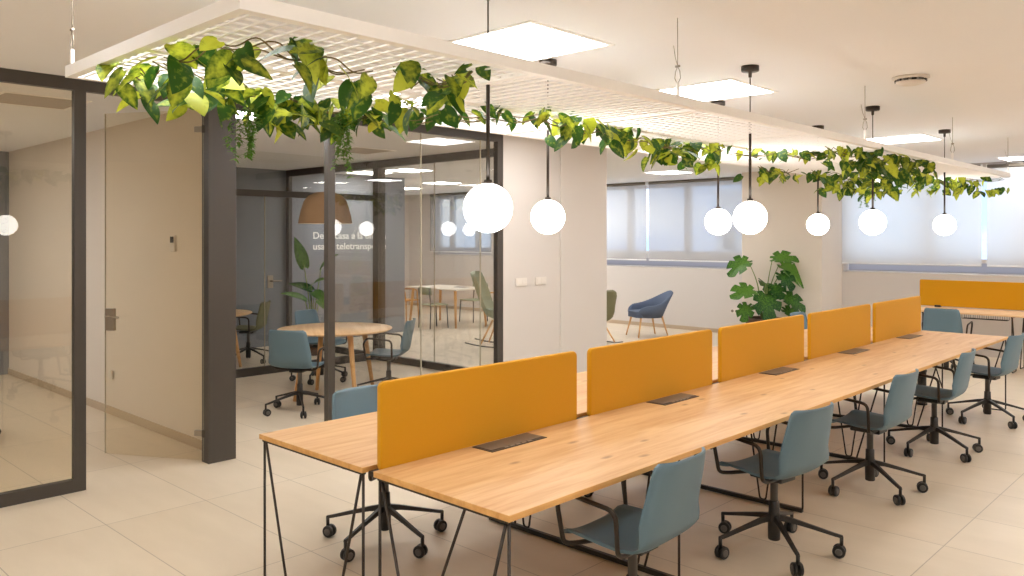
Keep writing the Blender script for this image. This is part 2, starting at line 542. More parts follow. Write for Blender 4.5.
XB = -9.28
back = gl_root('partition_rear', 'dark framed glass partition at the back of the meeting room')
gpart('bottom_rail', 'frame', back, XB - .05, XB, 3.13, YX, 0, .10)
gpart('transom', 'frame', back, XB - .05, XB, 3.13, YX, 2.235, 2.315)
gpart('post', 'frame', back, XB - .05, XB, 3.13, 3.2, .10, CEIL)
for a, b in ((3.2, 5.25), (5.254, 6.1), (6.104, YX)):
    gpart('pane', 'glass', back, XB - .03, XB - .02, a, b, .10, 2.235)
gpart('pane', 'glass', back, XB - .03, XB - .02, 3.2, YX, 2.315, CEIL)
gpart('joint_seal', 'edge', back, XB - .033, XB - .017, 5.249, 5.255, .10, 2.235)
hb = B()
box(hb, XB - .02, XB - .004, 5.285, 5.36, 1.08, 1.24, bev=.003)
tube(hb, [(XB - .01, 5.32, 1.17), (XB + .05, 5.32, 1.17), (XB + .05, 5.45, 1.17)], .009, 8, fil=.02)
link('lever_handle', hb, 'steel', back)

# open glass door of the small office
hx, hy = -5.975, 2.885
ang = math.atan2(2.43 - hy, -6.76 - hx)
door = bpy.data.objects.new('door_1', None); COL.objects.link(door)
door.location = (hx, hy, 0); door.rotation_euler = (0, 0, ang); struct(door, 'frameless glass door standing open into the small office')
LD = math.hypot(2.43 - hy, -6.76 - hx)
b = B(); box(b, .025, LD, -.005, .005, .012, 2.70, bev=.002); link('door_leaf', b, 'glassw', door)
for s in (.025, LD):
    b = B(); box(b, s - .0015, s + .0015, -.006, .006, .012, 2.70); link('edge_strip', b, 'edge', door)
for z in (.22, 2.55):
    b = B(); box(b, .03, .10, -.016, .016, z - .022, z + .022, bev=.004); box(b, -.02, .032, -.02, .02, z - .03, z + .03, bev=.004, mat=1)
    link('hinge', b, ['steel', 'frame'], door)
b = B()
box(b, LD - .088, LD - .003, -.014, .014, .985, 1.16, bev=.004)
tube(b, [(LD - .04, .01, 1.10), (LD - .04, .06, 1.10), (LD - .17, .06, 1.095)], .009, 8, fil=.02)
link('door_handle', b, 'steel', door)

# ------------------------------------------------------------------ wall fittings
def plate(x, y, z, w, h, axis, mat, name, label, cat, group=None, extra=None):
    b = B()
    if axis == 'x':
        box(b, x, x + .012, y - w / 2, y + w / 2, z - h / 2, z + h / 2, bev=.003)
        box(b, x + .011, x + .015, y - w * .38, y - w * .02, z - h * .3, z + h * .3, bev=.001)
        box(b, x + .011, x + .015, y + w * .02, y + w * .38, z - h * .3, z + h * .3, bev=.001)
    else:
        box(b, x - w / 2, x + w / 2, y - .012, y, z - h / 2, z + h / 2, bev=.003)
        if extra == 'socket':
            for k in (-.25, .25):
                t = bmesh.new(); bmesh.ops.create_cone(t, segments=16, radius1=h * .3, radius2=h * .3, depth=.006, cap_ends=True)
                merge(b, t, 1, Matrix.Translation((x + k * w, y - .013, z)) @ Matrix.Rotation(PI / 2, 4, 'X'))
        elif extra != 'flat':
            box(b, x - w * .3, x + w * .3, y - .016, y - .011, z - h * .3, z + h * .3, bev=.001)
    o = link(name, b, [mat, 'seal'])
    return tag(o, label, cat, group)
plate(XP, 6.345, 1.245, .17, .085, 'x', 'plastic', 'switch_plate', 'white double switch plate nearer the dark glass frame', 'switch')
plate(XP, 6.66, 1.245, .17, .085, 'x', 'plastic', 'switch_plate', 'white double switch plate further from the dark glass frame', 'switch')
plate(-7.09, YW, .41, .16, .085, 'y', 'plastic', 'wall_socket', 'white double socket on the wall left of the monstera', 'socket', extra='socket')
plate(-8.25, 3.018, .39, .085, .085, 'y', 'plastic', 'wall_socket', 'white outlet low on the cream wall behind the glass door', 'socket')
th = empty('thermostat', (-6.87, 3.03, 1.66), 0, 'small white thermostat with a dark display on the cream wall', 'thermostat')
b = B(); box(b, -.045, .045, -.022, 0, -.06, .08, bev=.006); link('housing', b, 'plastic', th)
b = B(); box(b, -.033, .033, -.025, -.021, .015, .068, bev=.001); link('display', b, 'screen', th)

det = empty('smoke_detector', (-1.82, 5.80, CEIL), 0, 'round white ceiling detector with a slotted rim', 'smoke detector')
b = B(); lathe(b, [(.115, 0), (.118, -.012), (.10, -.02)], 28); link('base', b, 'plastic', det)
b = B()
for k in range(12):
    a = k * PI / 6
    t = bmesh.new(); bmesh.ops.create_cube(t, size=1)
    merge(b, t, 0, Matrix.Rotation(a, 4, 'Z') @ Matrix.Translation((.093, 0, -.026)) @ Matrix.Diagonal((.012, .03, .014, 1)))
link('slot_rim', b, 'frame', det)
b = B(); lathe(b, [(.094, -.03), (.09, -.042), (.05, -.055), (0, -.058)], 28); link('cap', b, 'plastic', det)

# slogan
def text(body, y, z, size, parent):
    cu = bpy.data.curves.new('lettering', 'FONT')
    cu.body = body; cu.size = size; cu.extrude = .002; cu.offset = .0025; cu.space_character = 1.0; cu.resolution_u = 4
    o = bpy.data.objects.new('lettering_tmp', cu); COL.objects.link(o)
    dg = bpy.context.evaluated_depsgraph_get()
    me = bpy.data.meshes.new_from_object(o.evaluated_get(dg))
    bpy.data.objects.remove(o)
    me.materials.clear(); me.materials.append(M['letter'])
    xs = [v.co.x for v in me.vertices]
    w = max(xs) - min(xs)
    ob = bpy.data.objects.new('lettering', me); COL.objects.link(ob)
    ob.parent = parent
    ob.rotation_euler = (PI / 2, 0, PI / 2)
    ob.location = (.004, y, z)
    return ob, w
slog = empty('wall_slogan', (XG, 7.44, 1.5), 0, 'white two line slogan lettered on the grey wall', 'lettering')
o1, w1 = text('De la casa a la oficina', 0, .20, .158, slog)
o2, w2 = text('usa el teletransporte', 0, .02, .158, slog)
for o, w in ((o1, w1), (o2, w2)):
    o.scale = (1.50 / w, 1, 1)

# ------------------------------------------------------------------ ceiling lights
GP = 'square ceiling light panels'
def panel(x, y, label, w=.62, on=True, name='ceiling_light'):
    o = empty(name, (x, y, CEIL), 0, label, 'ceiling light', GP)
    h = w / 2
    b = B()
    for s in (-1, 1):
        box(b, -h, h, s * h - .013 * (1 + s), s * h + .013 * (1 - s), -.006, 0)
        box(b, s * h - .013 * (1 + s), s * h + .013 * (1 - s), -h + .026, h - .026, -.006, 0)
    link('frame', b, 'white', o)
    b = B(); box(b, -h + .026, h - .026, -h + .026, h - .026, -.003, 0); link('diffuser', b, 'panel' if on else 'paneloff', o)
    return o
panel(-3.06, 3.33, 'lit square panel above the near end of the bench, its whole square in view', .70)
panel(-3.06, 5.36, 'lit square panel above the white trellis, second along the bench', .70)
panel(-3.06, 9.40, 'lit square panel over the far end of the white trellis', .70)
panel(-2.52, 12.75, 'lit square panel close to the windows, cut by the right picture edge')
panel(-5.00, 4.05, 'lit square panel seen through the trellis above the nearest garland')
panel(-5.00, 6.05, 'lit square panel seen through the trellis by the corridor wall')
panel(-5.00, 9.10, 'lit square panel seen through the trellis in front of the strip window')
panel(-7.40, 11.55, 'lit square panel above the blue armchair')
panel(-10.20, 8.30, 'lit square panel of the lounge, right of the dark corner post')
panel(-11.05, 8.15, 'lit square panel of the lounge, left of the dark corner post')
panel(-12.10, 10.70, 'lit square panel of the lounge over the white dining table')
panel(-14.00, 11.30, 'small lit square panel deep in the lounge near its window')
for i, (x, y) in enumerate([(-3.06, 1.3), (-3.06, -.8), (-.6, -.8), (-.6, 1.3), (.4, 6.2), (.4, 9.4), (1.4, 1.3), (1.4, 5.36), (1.4, 9.4), (-5.0, -.8), (-9.6, -.6), (-8.2, .9), (-10.0, 1.0), (-6.55, 3.6), (-9.6, 11.9), (-7.5, 8.6), (-10.5, 12.5), (-11.7, 12.85), (.4, 7.8), (.2, 11.6)]):  # room grid behind the view, plus unseen panels added to brighten rooms and ceiling
    panel(x, y, 'lit square panel of the same room outside the picture')
panel(-7.15, 2.05, 'unlit square panel on the ceiling of the small office', on=False)
panel(-8.3, 6.0, 'unlit square panel on the meeting room ceiling nearer the lounge', on=False)
panel(-8.4, 4.1, 'unlit square panel on the meeting room ceiling nearer the small office', on=False)

# ------------------------------------------------------------------ hanging trellis
PX0, PX1, PY0, PY1, PZ = -3.575, -2.14, 1.13, 10.05, 2.372
tre = empty('ceiling_trellis', ((PX0 + PX1) / 2, (PY0 + PY1) / 2, PZ), 0, 'long white wire trellis hung from the ceiling over the bench', 'trellis')
ox, oy = (PX0 + PX1) / 2, (PY0 + PY1) / 2
b = B()
F6, F35 = .006, .035
for x0, x1, y0, y1 in ((PX0, PX0 + F6, PY0, PY1), (PX1 - F6, PX1, PY0, PY1), (PX0 + F6, PX1 - F6, PY0, PY0 + F6), (PX0 + F6, PX1 - F6, PY1 - F6, PY1)):
    box(b, x0 - ox, x1 - ox, y0 - oy, y1 - oy, 0, .042)
for x0, x1, y0, y1 in ((PX0, PX0 + F35, PY0, PY1), (PX1 - F35, PX1, PY0, PY1), (PX0 + F35, PX1 - F35, PY0, PY0 + F35), (PX0 + F35, PX1 - F35, PY1 - F35, PY1)):
    box(b, x0 - ox, x1 - ox, y0 - oy, y1 - oy, -.004, -.0002)
link('outer_frame', b, 'white', tre)
NP = 7
pl = (PY1 - PY0) / NP
for k in range(1, NP):
    b = B(); y = PY0 + k * pl - oy; box(b, PX0 - ox + .036, PX1 - ox - .036, y - .02, y + .02, -.0035, .012); link('cross_bar', b, 'white', tre)
b = B(); box(b, -.02, .02, PY0 - oy + .036, PY1 - oy - .036, -.003, .0115); link('long_bar', b, 'white', tre)
for k in range(NP):
    b = B()
    y0, y1 = PY0 + k * pl - oy, PY0 + (k + 1) * pl - oy
    n = 22
    for i in range(1, n):
        x = PX0 - ox + i * (PX1 - PX0) / n
        if abs(x) < .02: continue
        box(b, x - .0035, x + .0035, y0 + .02, y1 - .02, .004, .011)
    n = 20
    for i in range(1, n):
        y = y0 + i * (y1 - y0) / n
        box(b, PX0 - ox + .006, PX1 - ox - .006, y - .0035, y + .0035, -.001, .005)
    link('grid_panel', b, 'white', tre)
for s in (PX0 + .02, PX1 - .02):
    for y in (PY0 + .02, PY0 + 1.82 * pl, PY0 + 3.75 * pl, PY0 + 5.4 * pl, PY1 - .02):
        b = B()
        x, yy = s - ox, y - oy
        tube(b, [(x, yy, .19), (x, yy, CEIL - PZ)], .0022, 6)
        tube(b, [(x, yy, .10), (x + .016, yy, .13), (x + .012, yy, .165), (x, yy, .19), (x - .012, yy, .165), (x - .016, yy, .13)], .0022, 6, closed=True)
        tube(b, [(x, yy, .19), (x - .02, yy + .01, .24), (x - .035, yy + .02, .30)], .0015, 5)
        tube(b, [(x - .012, yy, .19), (x + .012, yy, .19)], .006, 6)
        box(b, x - .008, x + .008, yy - .006, yy + .006, .03, .11, bev=.002, mat=1)
        link('hanging_wire', b, ['cable', 'white'], tre)

# ------------------------------------------------------------------ pendant globes
def make_pendant():
    o = empty('globe_pendant', (0, 0, 1.845), 0, '', 'pendant lamp', 'opal globe pendants over the bench')
    H = CEIL - 1.845
    b = B(); lathe(b, [(.0, H), (.055, H), (.055, H - .028), (.052, H - .034), (.012, H - .036), (.010, H - .07), (0, H - .07)], 24, cap=False); link('canopy', b, 'bronze', o)
    b = B(); tube(b, [(0, 0, .60), (0, 0, H - .06)], .0035, 8); link('cable', b, 'bronze', o)
    b = B(); tube(b, [(0, 0, .115), (0, 0, .58)], .0085, 10); lathe(b, [(.009, .58), (.010, .60), (.004, .64), (0, .645)], 10); link('rod', b, 'bronze', o)
    b = B(); lathe(b, [(.0, .122), (.017, .120), (.019, .112), (.019, .098), (0, .098)], 20, cap=False); link('globe_cap', b, 'bronze', o)
    b = B(); bmesh.ops.create_uvsphere(b, u_segments=32, v_segments=20, radius=.105)
    link('globe', b, 'globe', o, smooth=True)
    return o
pen = make_pendant(); used = [False]
for x, y, l in [(-2.45, 2.425, 'largest opal globe pendant, hanging nearest, in front of the dark glass frame'),
                (-2.44, 4.74, 'opal globe pendant in front of the strip window edge and the pillar, over the monstera'),
                (-2.46, 6.90, 'opal globe pendant in front of the white blind beside the pillar, under the thickest leaves'),
                (-2.47, 8.89, 'opal globe pendant furthest right, in front of the narrow gap between white blinds'),
                (-3.25, 3.73, 'opal globe pendant hanging before the cream corridor wall'),
                (-3.26, 5.80, 'opal globe pendant in front of the sheer blind, left beside a larger globe'),
                (-3.27, 7.73, 'smallest opal globe pendant, hanging before the pillar')]:
    place(pen, used, (x, y, 1.845), 0, l)

# ------------------------------------------------------------------ bench desks
T0, T1, ZT = 2.06, 9.19, .74
PITCH = (T1 - T0) / 5
def hairpin(x, y, dx, z1=.712, z0=.008, ry=0):
    b = B()
    tube(b, [(x, y, z1), (x, y, z0), (x + dx, y + ry, z0), (x + .012 * (1 if dx > 0 else -1), y, z1)], .0065, 8, fil=.03)
    return b
def bench(name, x0, x1, inner, label):
    """Long worktop on hairpin frames; inner = x of the edge that meets the other bench."""
    o = empty(name, ((x0 + x1) / 2, (T0 + T1) / 2, 0), 0, label, 'bench desk', 'oak bench desks back to back')
    ox, oy = (x0 + x1) / 2, (T0 + T1) / 2
    b = B(); box(b, x0 - ox, x1 - ox, T0 - oy, T1 - oy, ZT - .025, ZT, bev=.0025)
    for f in b.faces:
        if abs(f.normal.z) < .5: f.material_index = 1
    b.normal_update()
    for f in b.faces:
        f.material_index = 0 if f.normal.z > .5 else 1
    link('tabletop', b, ['oak', 'oakedge'], o)
    for k in range(6):
        y = T0 + k * PITCH
        end = k in (0, 5)
        if k == 0: y += .02
        if k == 5: y -= .02
        y -= oy
        ins = .02 if end else .20
        a, c = (x0 - ox + (.02 if inner == x0 else ins)), (x1 - ox - (.02 if inner == x1 else ins))
        if end or inner == x1: link('leg', hairpin(a, y, .22), 'bronze', o)
        if end or inner == x0: link('leg', hairpin(c, y, -.21), 'bronze', o)
        if k == 0 and inner == x0:
            b = B(); tube(b, [(-2.22 - ox, y, .712), (-2.53 - ox, y, .008)], .006, 8); link('brace', b, 'bronze', o)
        b = B(); box(b, x0 - ox + .015, x1 - ox - .015, y - .01, y + .01, ZT - .037, ZT - .025); link('top_rail', b, 'bronze', o)
        if not end:
            b = B(); box(b, a + (-.092 if inner == x0 else .0), c + (.0 if inner == x0 else .025), y - .014, y + .014, .004, .03, bev=.004); link('floor_bar', b, 'black', o)
            for q in ((a + c) / 2 + (.02 if inner == x0 else -.02),):
                b = B(); tube(b, [(q - .12, y, ZT - .037), (q - .02, y, .03), (q + .02, y, .03), (q + .12, y, ZT - .037)], .006, 8, fil=.02); link('brace', b, 'bronze', o)
    for k in range(5):
        y = T0 + (k + .5) * PITCH - oy
        b = B()
        xi = (x1 - .22 if inner == x1 else x0 + .12) - ox
        for i in range(4):
            tube(b, [(xi + i * .035, y - .45, .655), (xi + i * .035, y + .45, .655)], .0022, 6)
        for i in range(10):
            yy = y - .45 + i * .1
            tube(b, [(xi, yy, .715), (xi, yy, .655), (xi + .105, yy, .655), (xi + .105, yy, .715)], .0022, 6, fil=.01)
        link('cable_tray', b, 'black', o)
    return o
br_ = bench('bench_desk', -2.765, -1.975, -2.765, 'long oak bench desk with the power flaps, on the open side of the yellow screens')
bl_ = bench('bench_desk', -3.705, -2.842, -2.842, 'long oak bench desk on the glass wall side of the yellow screens')
b = B(); lathe(b, [(.05, .004), (.05, .02), (.042, .03), (.042, .70), (.05, .712)], 20, c=(-2.70 - br_.location.x, 8.95 - br_.location.y, 0)); link('cable_riser', b, 'blackplastic', br_)
# middle beam carrying the screens
b = B(); box(b, -2.836, -2.771, T0 + .03 , T1 - .03, .70, .7215)
tag(link('screen_rail', b, 'bronze'), 'dark rail in the slot between the two oak bench desks', 'rail')

sn = ['nearest the camera, overlapping the glass front', 'second along the bench, below the far strip window wall corner',
      'third along the bench, in front of the potted monstera', 'fourth along the bench, below the pillar', 'furthest of the row, its end against the far yellow screen']
for k in range(5):
    y0 = 2.10 + k * 1.432; y1 = y0 + 1.318
    o = empty('desk_screen', (-2.797, (y0 + y1) / 2, .722), PI / 2, 'mustard yellow felt desk screen ' + sn[k], 'desk screen', 'yellow desk screens along the bench')
    b = B(); rslab(b, y1 - y0, .385, .03, .030, mtx=Matrix.Translation((0, -.016, .385 / 2))); link('felt_panel', b, 'yellow', o)
    for s in (-.45, .45):
        b = B(); box(b, s - .03, s + .03, -.012, .012, .0, .02); link('clamp', b, 'black', o)
fn = ['nearest, beside the first yellow screen', 'second from the near end', 'third along, in the middle',
      'fourth along, beside the fourth screen', 'furthest, beside the last yellow screen']
for k in range(5):
    y = T0 + (k + .5) * PITCH + .03
    o = empty('power_flap', (-2.68, y, ZT), 0, 'dark metal power flap set in the oak desk, ' + fn[k], 'power flap', 'power flaps on the bench')
    b = B(); box(b, -.068, .068, -.19, .19, 0, .003, bev=.0012); link('surround', b, 'bronze', o)
    b = B(); box(b, -.058, .05, -.18, .18, .003, .006, bev=.001); link('lid', b, 'flap', o)
    b = B()
    for i in range(5):
        box(b, .051, .062, -.10 + i * .04, -.07 + i * .04, .003, .0055)
    link('brush_slot', b, 'cable', o)

# ------------------------------------------------------------------ shell swivel chair
def shell_mesh(scale=1.0, thick=.012):
    prof = [(.225, .428, .185), (.222, .443, .20), (.19, .452, .212), (.10, .449, .222), (.0, .441, .228), (-.09, .437, .231), (-.15, .447, .232),
            (-.188, .475, .231), (-.208, .52, .229), (-.222, .58, .226), (-.236, .65, .220), (-.252, .72, .212), (-.266, .788, .203), (-.273, .817, .194), (-.277, .830, .172)]
    nu = 12
    b = B()
    grid = {}
    n = len(prof)
    for side in (0, 1):
        for i, (y, z, w) in enumerate(prof):
            a, c = prof[max(0, i - 1)], prof[min(n - 1, i + 1)]
            ty, tz = c[0] - a[0], c[1] - a[1]
            L = math.hypot(ty, tz)
            nrm = (tz / L, -ty / L)      # (y, z): away from the sitter
            back = min(1, max(0, (z - .45) / .12))
            for j in range(nu + 1):
                u = -1 + 2 * j / nu
                e = abs(u) ** 3
                yy, zz = y, z
                zz += .022 * e * (1 - back)
                yy += .045 * e * back
                off = thick * side
                grid[side, i, j] = b.verts.new((u * w * scale, yy + nrm[0] * -off * -1 * (-1), zz + nrm[1] * off))
    for side in (0, 1):
        for i in range(n - 1):
            for j in range(nu):
                f = b.faces.new([grid[side, i, j], grid[side, i, j + 1], grid[side, i + 1, j + 1], grid[side, i + 1, j]]); f.smooth = True
    for i in range(n - 1):
        for j in (0, nu):
            b.faces.new([grid[0, i, j], grid[0, i + 1, j], grid[1, i + 1, j], grid[1, i, j]])
    for j in range(nu):
        for i in (0, n - 1):
            b.faces.new([grid[0, i, j], grid[0, i, j + 1], grid[1, i, j + 1], grid[1, i, j]])
    return b

def make_swivel(shell='chairblue', label=''):
    o = empty('swivel_chair', (0, 0, 0), 0, label, 'office chair')
    link('seat_shell', shell_mesh(), shell, o)
    for s in (-1, 1):
        b = B()
        tube(b, [(s * .05, -.07, .424), (s * .19, -.08, .428), (s * .243, -.09, .452), (s * .258, -.09, .63), (s * .258, .17, .655), (s * .25, .215, .60), (s * .235, .19, .43), (s * .19, .16, .426), (s * .05, .10, .424)], .0105, 8, fil=.045)
        link('armrest', b, 'bronze', o)
    b = B(); box(b, -.07, .07, -.09, .11, .396, .432, bev=.008); link('under_plate', b, 'blackplastic', o)
    b = B(); lathe(b, [(.021, .27), (.021, .392), (.035, .397)], 16); link('gas_lift', b, 'castgrey', o)
    b = B(); lathe(b, [(.028, .062), (.032, .066), (.033, .15), (.033, .20), (.029, .215), (.028, .272), (.02, .278)], 18); link('column', b, 'black', o)
    bs = B()
    cs = []
    for k in range(5):
        a = k * 2 * PI / 5 + .3
        d = Vector((math.cos(a), math.sin(a), 0))
        q = Vector((-d.y, d.x, 0))
        rings = []
        for r, z, w, h in ((.02, .185, .016, .019), (.09, .174, .014, .015), (.19, .150, .012, .012), (.31, .119, .010, .010), (.352, .110, .009, .009)):
            c = d * r + Vector((0, 0, z))
            rings.append([bs.verts.new(c + q * (w * x) + Vector((0, 0, h * y))) for x, y in ((-1, -.7), (-.7, 1), (.7, 1), (1, -.7))])
        for r0, r1 in zip(rings, rings[1:]):
            for i in range(4):
                bs.faces.new([r0[i], r0[(i + 1) % 4], r1[(i + 1) % 4], r1[i]])
        bs.faces.new(rings[-1]); bs.faces.new(rings[0][::-1])
        tube(bs, [d * .345 + Vector((0, 0, .112)), d * .345 + Vector((0, 0, .06))], .010, 8)
        cs.append((a, d))
    link('star_base', bs, 'black', o)
    for a, d in cs:
        b = B(); hubs = []
        sw = a + 1.1 + (a * 7 % 1.0)
        ax = Vector((math.cos(sw), math.sin(sw), 0))
        c = d * .345 + Vector((-ax.y, ax.x, 0)) * .012 + Vector((0, 0, .034))
        for s in (-1, 1):
            t = bmesh.new(); bmesh.ops.create_cone(t, segments=16, radius1=.034, radius2=.034, depth=.019, cap_ends=True)
            bmesh.ops.bevel(t, geom=[e for e in t.edges if len(e.link_faces) == 2 and len([f for f in e.link_faces if len(f.verts) > 4])], offset=.004, segments=1, affect='EDGES')
            merge(b, t, 0, Matrix.Translation(c + ax * .016 * s) @ ax.to_track_quat('Z', 'Y').to_matrix().to_4x4())
            t = bmesh.new(); bmesh.ops.create_cone(t, segments=14, radius1=.02, radius2=.016, depth=.006, cap_ends=True)
            q = (ax * s).to_track_quat('Z', 'Y').to_matrix().to_4x4()
            hbm = B(); hubs.append(hbm); merge(hbm, t, 0, Matrix.Translation(c + ax * .0275 * s) @ q)
        box(b, -.011, .011, -.011, .011, -.006, .032, mat=0, mtx=Matrix.Translation(c))
        cst = link('caster', b, 'blackplastic', o)
        for hbm in hubs: link('hub_cap', hbm, 'castgrey', cst)
    return o

ch = make_swivel(); used = [False]
GR = 'blue swivel chairs along the open side of the bench'
GLc = 'blue swivel chairs on the glass side of the bench'
seq = [(-2.02, 2.87, 1.60, 'slate blue shell swivel chair nearest the camera, its base cut by the picture edge', GR),
       (-2.03, 4.22, 1.43, 'slate blue shell swivel chair second along the open side of the bench', GR),
       (-2.05, 5.70, 1.53, 'slate blue shell swivel chair third along the open side of the bench', GR),
       (-2.04, 7.07, 1.62, 'slate blue shell swivel chair fourth along the open side of the bench', GR),
       (-2.02, 8.60, 1.50, 'slate blue shell swivel chair furthest along the open side of the bench', GR),
       (-3.70, 2.84, -1.60, 'slate blue shell swivel chair behind the first yellow screen, star base under the desk', GLc),
       (-3.68, 4.25, -1.55, 'slate blue shell swivel chair behind the second yellow screen, only its base showing', GLc),
       (-3.68, 5.65, -1.60, 'slate blue shell swivel chair behind the third yellow screen, only its base showing', GLc),
       (-3.66, 7.34, -1.52, 'slate blue shell swivel chair behind the fourth yellow screen, mostly hidden', GLc),
       (-3.92, 9.25, -1.57, 'slate blue shell swivel chair glimpsed in the gap between third and fourth screens', GLc),
       (-3.12, 11.30, 0.05, 'slate blue shell swivel chair with its back to the bench, at the far desk', 'single chairs'),
       (-7.05, 4.36, .50, 'slate blue shell swivel chair at the round table, its back to the bench', 'swivel chairs round the meeting table'),
       (-8.42, 5.50, -1.25, 'slate blue shell swivel chair behind the round table, facing the bench', 'swivel chairs round the meeting table'),
       (-7.05, 5.46, 2.25, 'slate blue shell swivel chair right of the round table, seen from its side', 'swivel chairs round the meeting table'),
       (-8.16, 1.68, 1.0, 'swivel chair in the small office, one caster showing at the left picture edge', 'single chairs')]
for x, y, rz, l, g in seq:
    place(ch, used, (x, y, 0), rz, l, g)
oc = make_swivel('olive', 'olive swivel chair at the table behind the rear glass partition')
oc.location = (-10.40, 5.62, 0); oc.rotation_euler = (0, 0, 2.33)

# ------------------------------------------------------------------ far desk
fd = empty('desk', (-1.7, 12.1, 0), 0, 'oak desk beneath the white blinds, with its own long yellow screen', 'desk')
b = B(); box(b, -2.0, 2.0, -.36, .36, ZT - .025, ZT, bev=.0025); link('tabletop', b, 'oakx', fd)
for x in (-1.84, -.79, .6, 1.92):
    for y, dy in ((-.33, .22), (.33, -.22)):
        b = B(); tube(b, [(x, y, .712), (x, y, .008), (x, y + dy, .008), (x, y + .012 * (1 if dy > 0 else -1), .712)], .0075, 8, fil=.03); link('leg', b, 'bronze', fd)
    b = B(); box(b, x - .012, x + .012, -.34, .34, ZT - .04, ZT - .025); link('top_rail', b, 'bronze', fd)
b = B()
for i in range(5):
    tube(b, [(-1.38, -.26 + i * .03, .655), (-.86, -.26 + i * .03, .655)], .0025, 6)
for i in range(11):
    x = -1.38 + i * .052
    tube(b, [(x, -.26, .715), (x, -.26, .655), (x, -.14, .655), (x, -.14, .715)], .0025, 6, fil=.01)
link('cable_tray', b, 'black', fd)
fs = empty('desk_screen', (-1.76, 12.44, ZT), 0, 'wide mustard yellow felt screen standing on the far desk below the white blinds', 'desk screen', 'yellow desk screen on the far desk')
b = B(); rslab(b, 4.0, .37, .02, .03, mtx=Matrix.Translation((-.02, 0, .197))); link('felt_panel', b, 'yellow', fs)
for x in (-1.78, -.62, .6, 1.75):
    b = B(); box(b, x - .04, x + .04, -.03, .03, .0, .03, bev=.004); link('clamp', b, 'black', fs)

# ------------------------------------------------------------------ meeting room
def round_table(loc, r, label, rz=0):
    o = empty('round_table', loc, rz, label, 'table')
    b = B(); lathe(b, [(0, .715), (r - .03, .715), (r - .004, .728), (r, .736), (r - .004, .74), (0, .74)], 56, cap=False); link('tabletop', b, 'oakx', o)
    b = B(); lathe(b, [(r * .55, .69), (r * .55, .715), (r * .52, .715), (r * .52, .69)], 40); link('apron', b, 'oakleg', o)
    for k in range(4):
        a = k * PI / 2 + .4
        b = B(); tube(b, [(r * .56 * math.cos(a), r * .56 * math.sin(a), .714), (r * .76 * math.cos(a), r * .76 * math.sin(a), 0.003)], .031, 14, taper=.019); link('leg', b, 'oakleg', o)
    return o
round_table((-7.44, 5.04, 0), .61, 'round pale oak table with splayed legs inside the meeting room', rz=-.54)
round_table((-10.16, 4.87, 0), .6, 'round pale oak table behind the rear glass, its edge beside the dark box post', rz=.85)
dl = empty('dome_pendant', (-7.48, 4.94, 1.87), 0, 'large tan dome pendant lamp over the round meeting table', 'pendant lamp')
b = B(); lathe(b, [(.285, 0), (.278, .05), (.255, .15), (.225, .24), (.18, .30), (.10, .335), (0, .342)], 48, cap=False)
lathe(b, [(.279, 0.002), (.272, .05), (.249, .15), (.219, .235), (.176, .293), (.10, .327), (0, .334)], 48, cap=False, mat=1)
lathe(b, [(.285, 0), (.279, .002)], 48, cap=False, mat=1)
link('lamp_shade', b, ['lamp', 'lampin'], dl)
b = B(); tube(b, [(0, 0, .335), (0, 0, CEIL - 1.87)], .004, 8); link('cable', b, 'black', dl)
b = B(); lathe(b, [(.05, CEIL - 1.87), (.05, CEIL - 1.90), (.02, CEIL - 1.91)], 20); link('canopy', b, 'black', dl)
b = B(); bmesh.ops.create_uvsphere(b, u_segments=16, v_segments=10, radius=.05); bmesh.ops.translate(b, verts=b.verts[:], vec=(0, 0, .2)); link('bulb', b, 'plastic', dl, smooth=True)

# ------------------------------------------------------------------ leaves and plants
def set_tint(o, vals):
    at = o.data.color_attributes.new('tint', 'FLOAT_COLOR', 'POINT')
    for i, v in enumerate(vals):
        at.data[i].color = (v, v, v, 1)

def leaf(bm, tints, pos, d, up, L, W, fold=.25, droop=.5, shade=.3):
    """Heart-shaped leaf, folded along its midrib; d = direction of the tip."""
    d = d.normalized(); s = d.cross(up)
    if s.length < 1e-3: s = Vector((1, 0, 0))
    s.normalize(); n = s.cross(d).normalized()
    prof = [(-.06, .40), (.02, .74), (.13, .95), (.27, 1.02), (.42, .97), (.57, .84), (.71, .64), (.84, .40), (.94, .17), (1.0, .01)]
    rows = []
    for t, w in prof:
        c = pos + d * (L * t) - n * (droop * L * t * t * .5)
        row = []
        for k in (-1, -.55, 0, .55, 1):
            x = k * w * W * .5
            row.append(bm.verts.new(c + s * x + n * (abs(x) * fold) + (d * (-.07 * L) if abs(k) == 1 and t < .05 else Vector())))
            tints.append(shade + (.28 if k == 0 else (.12 if abs(k) < 1 else 0)))
        rows.append(row)
    for a, b in zip(rows, rows[1:]):
        for k in range(4):
            f = bm.faces.new([a[k], a[k + 1], b[k + 1], b[k]]); f.smooth = True

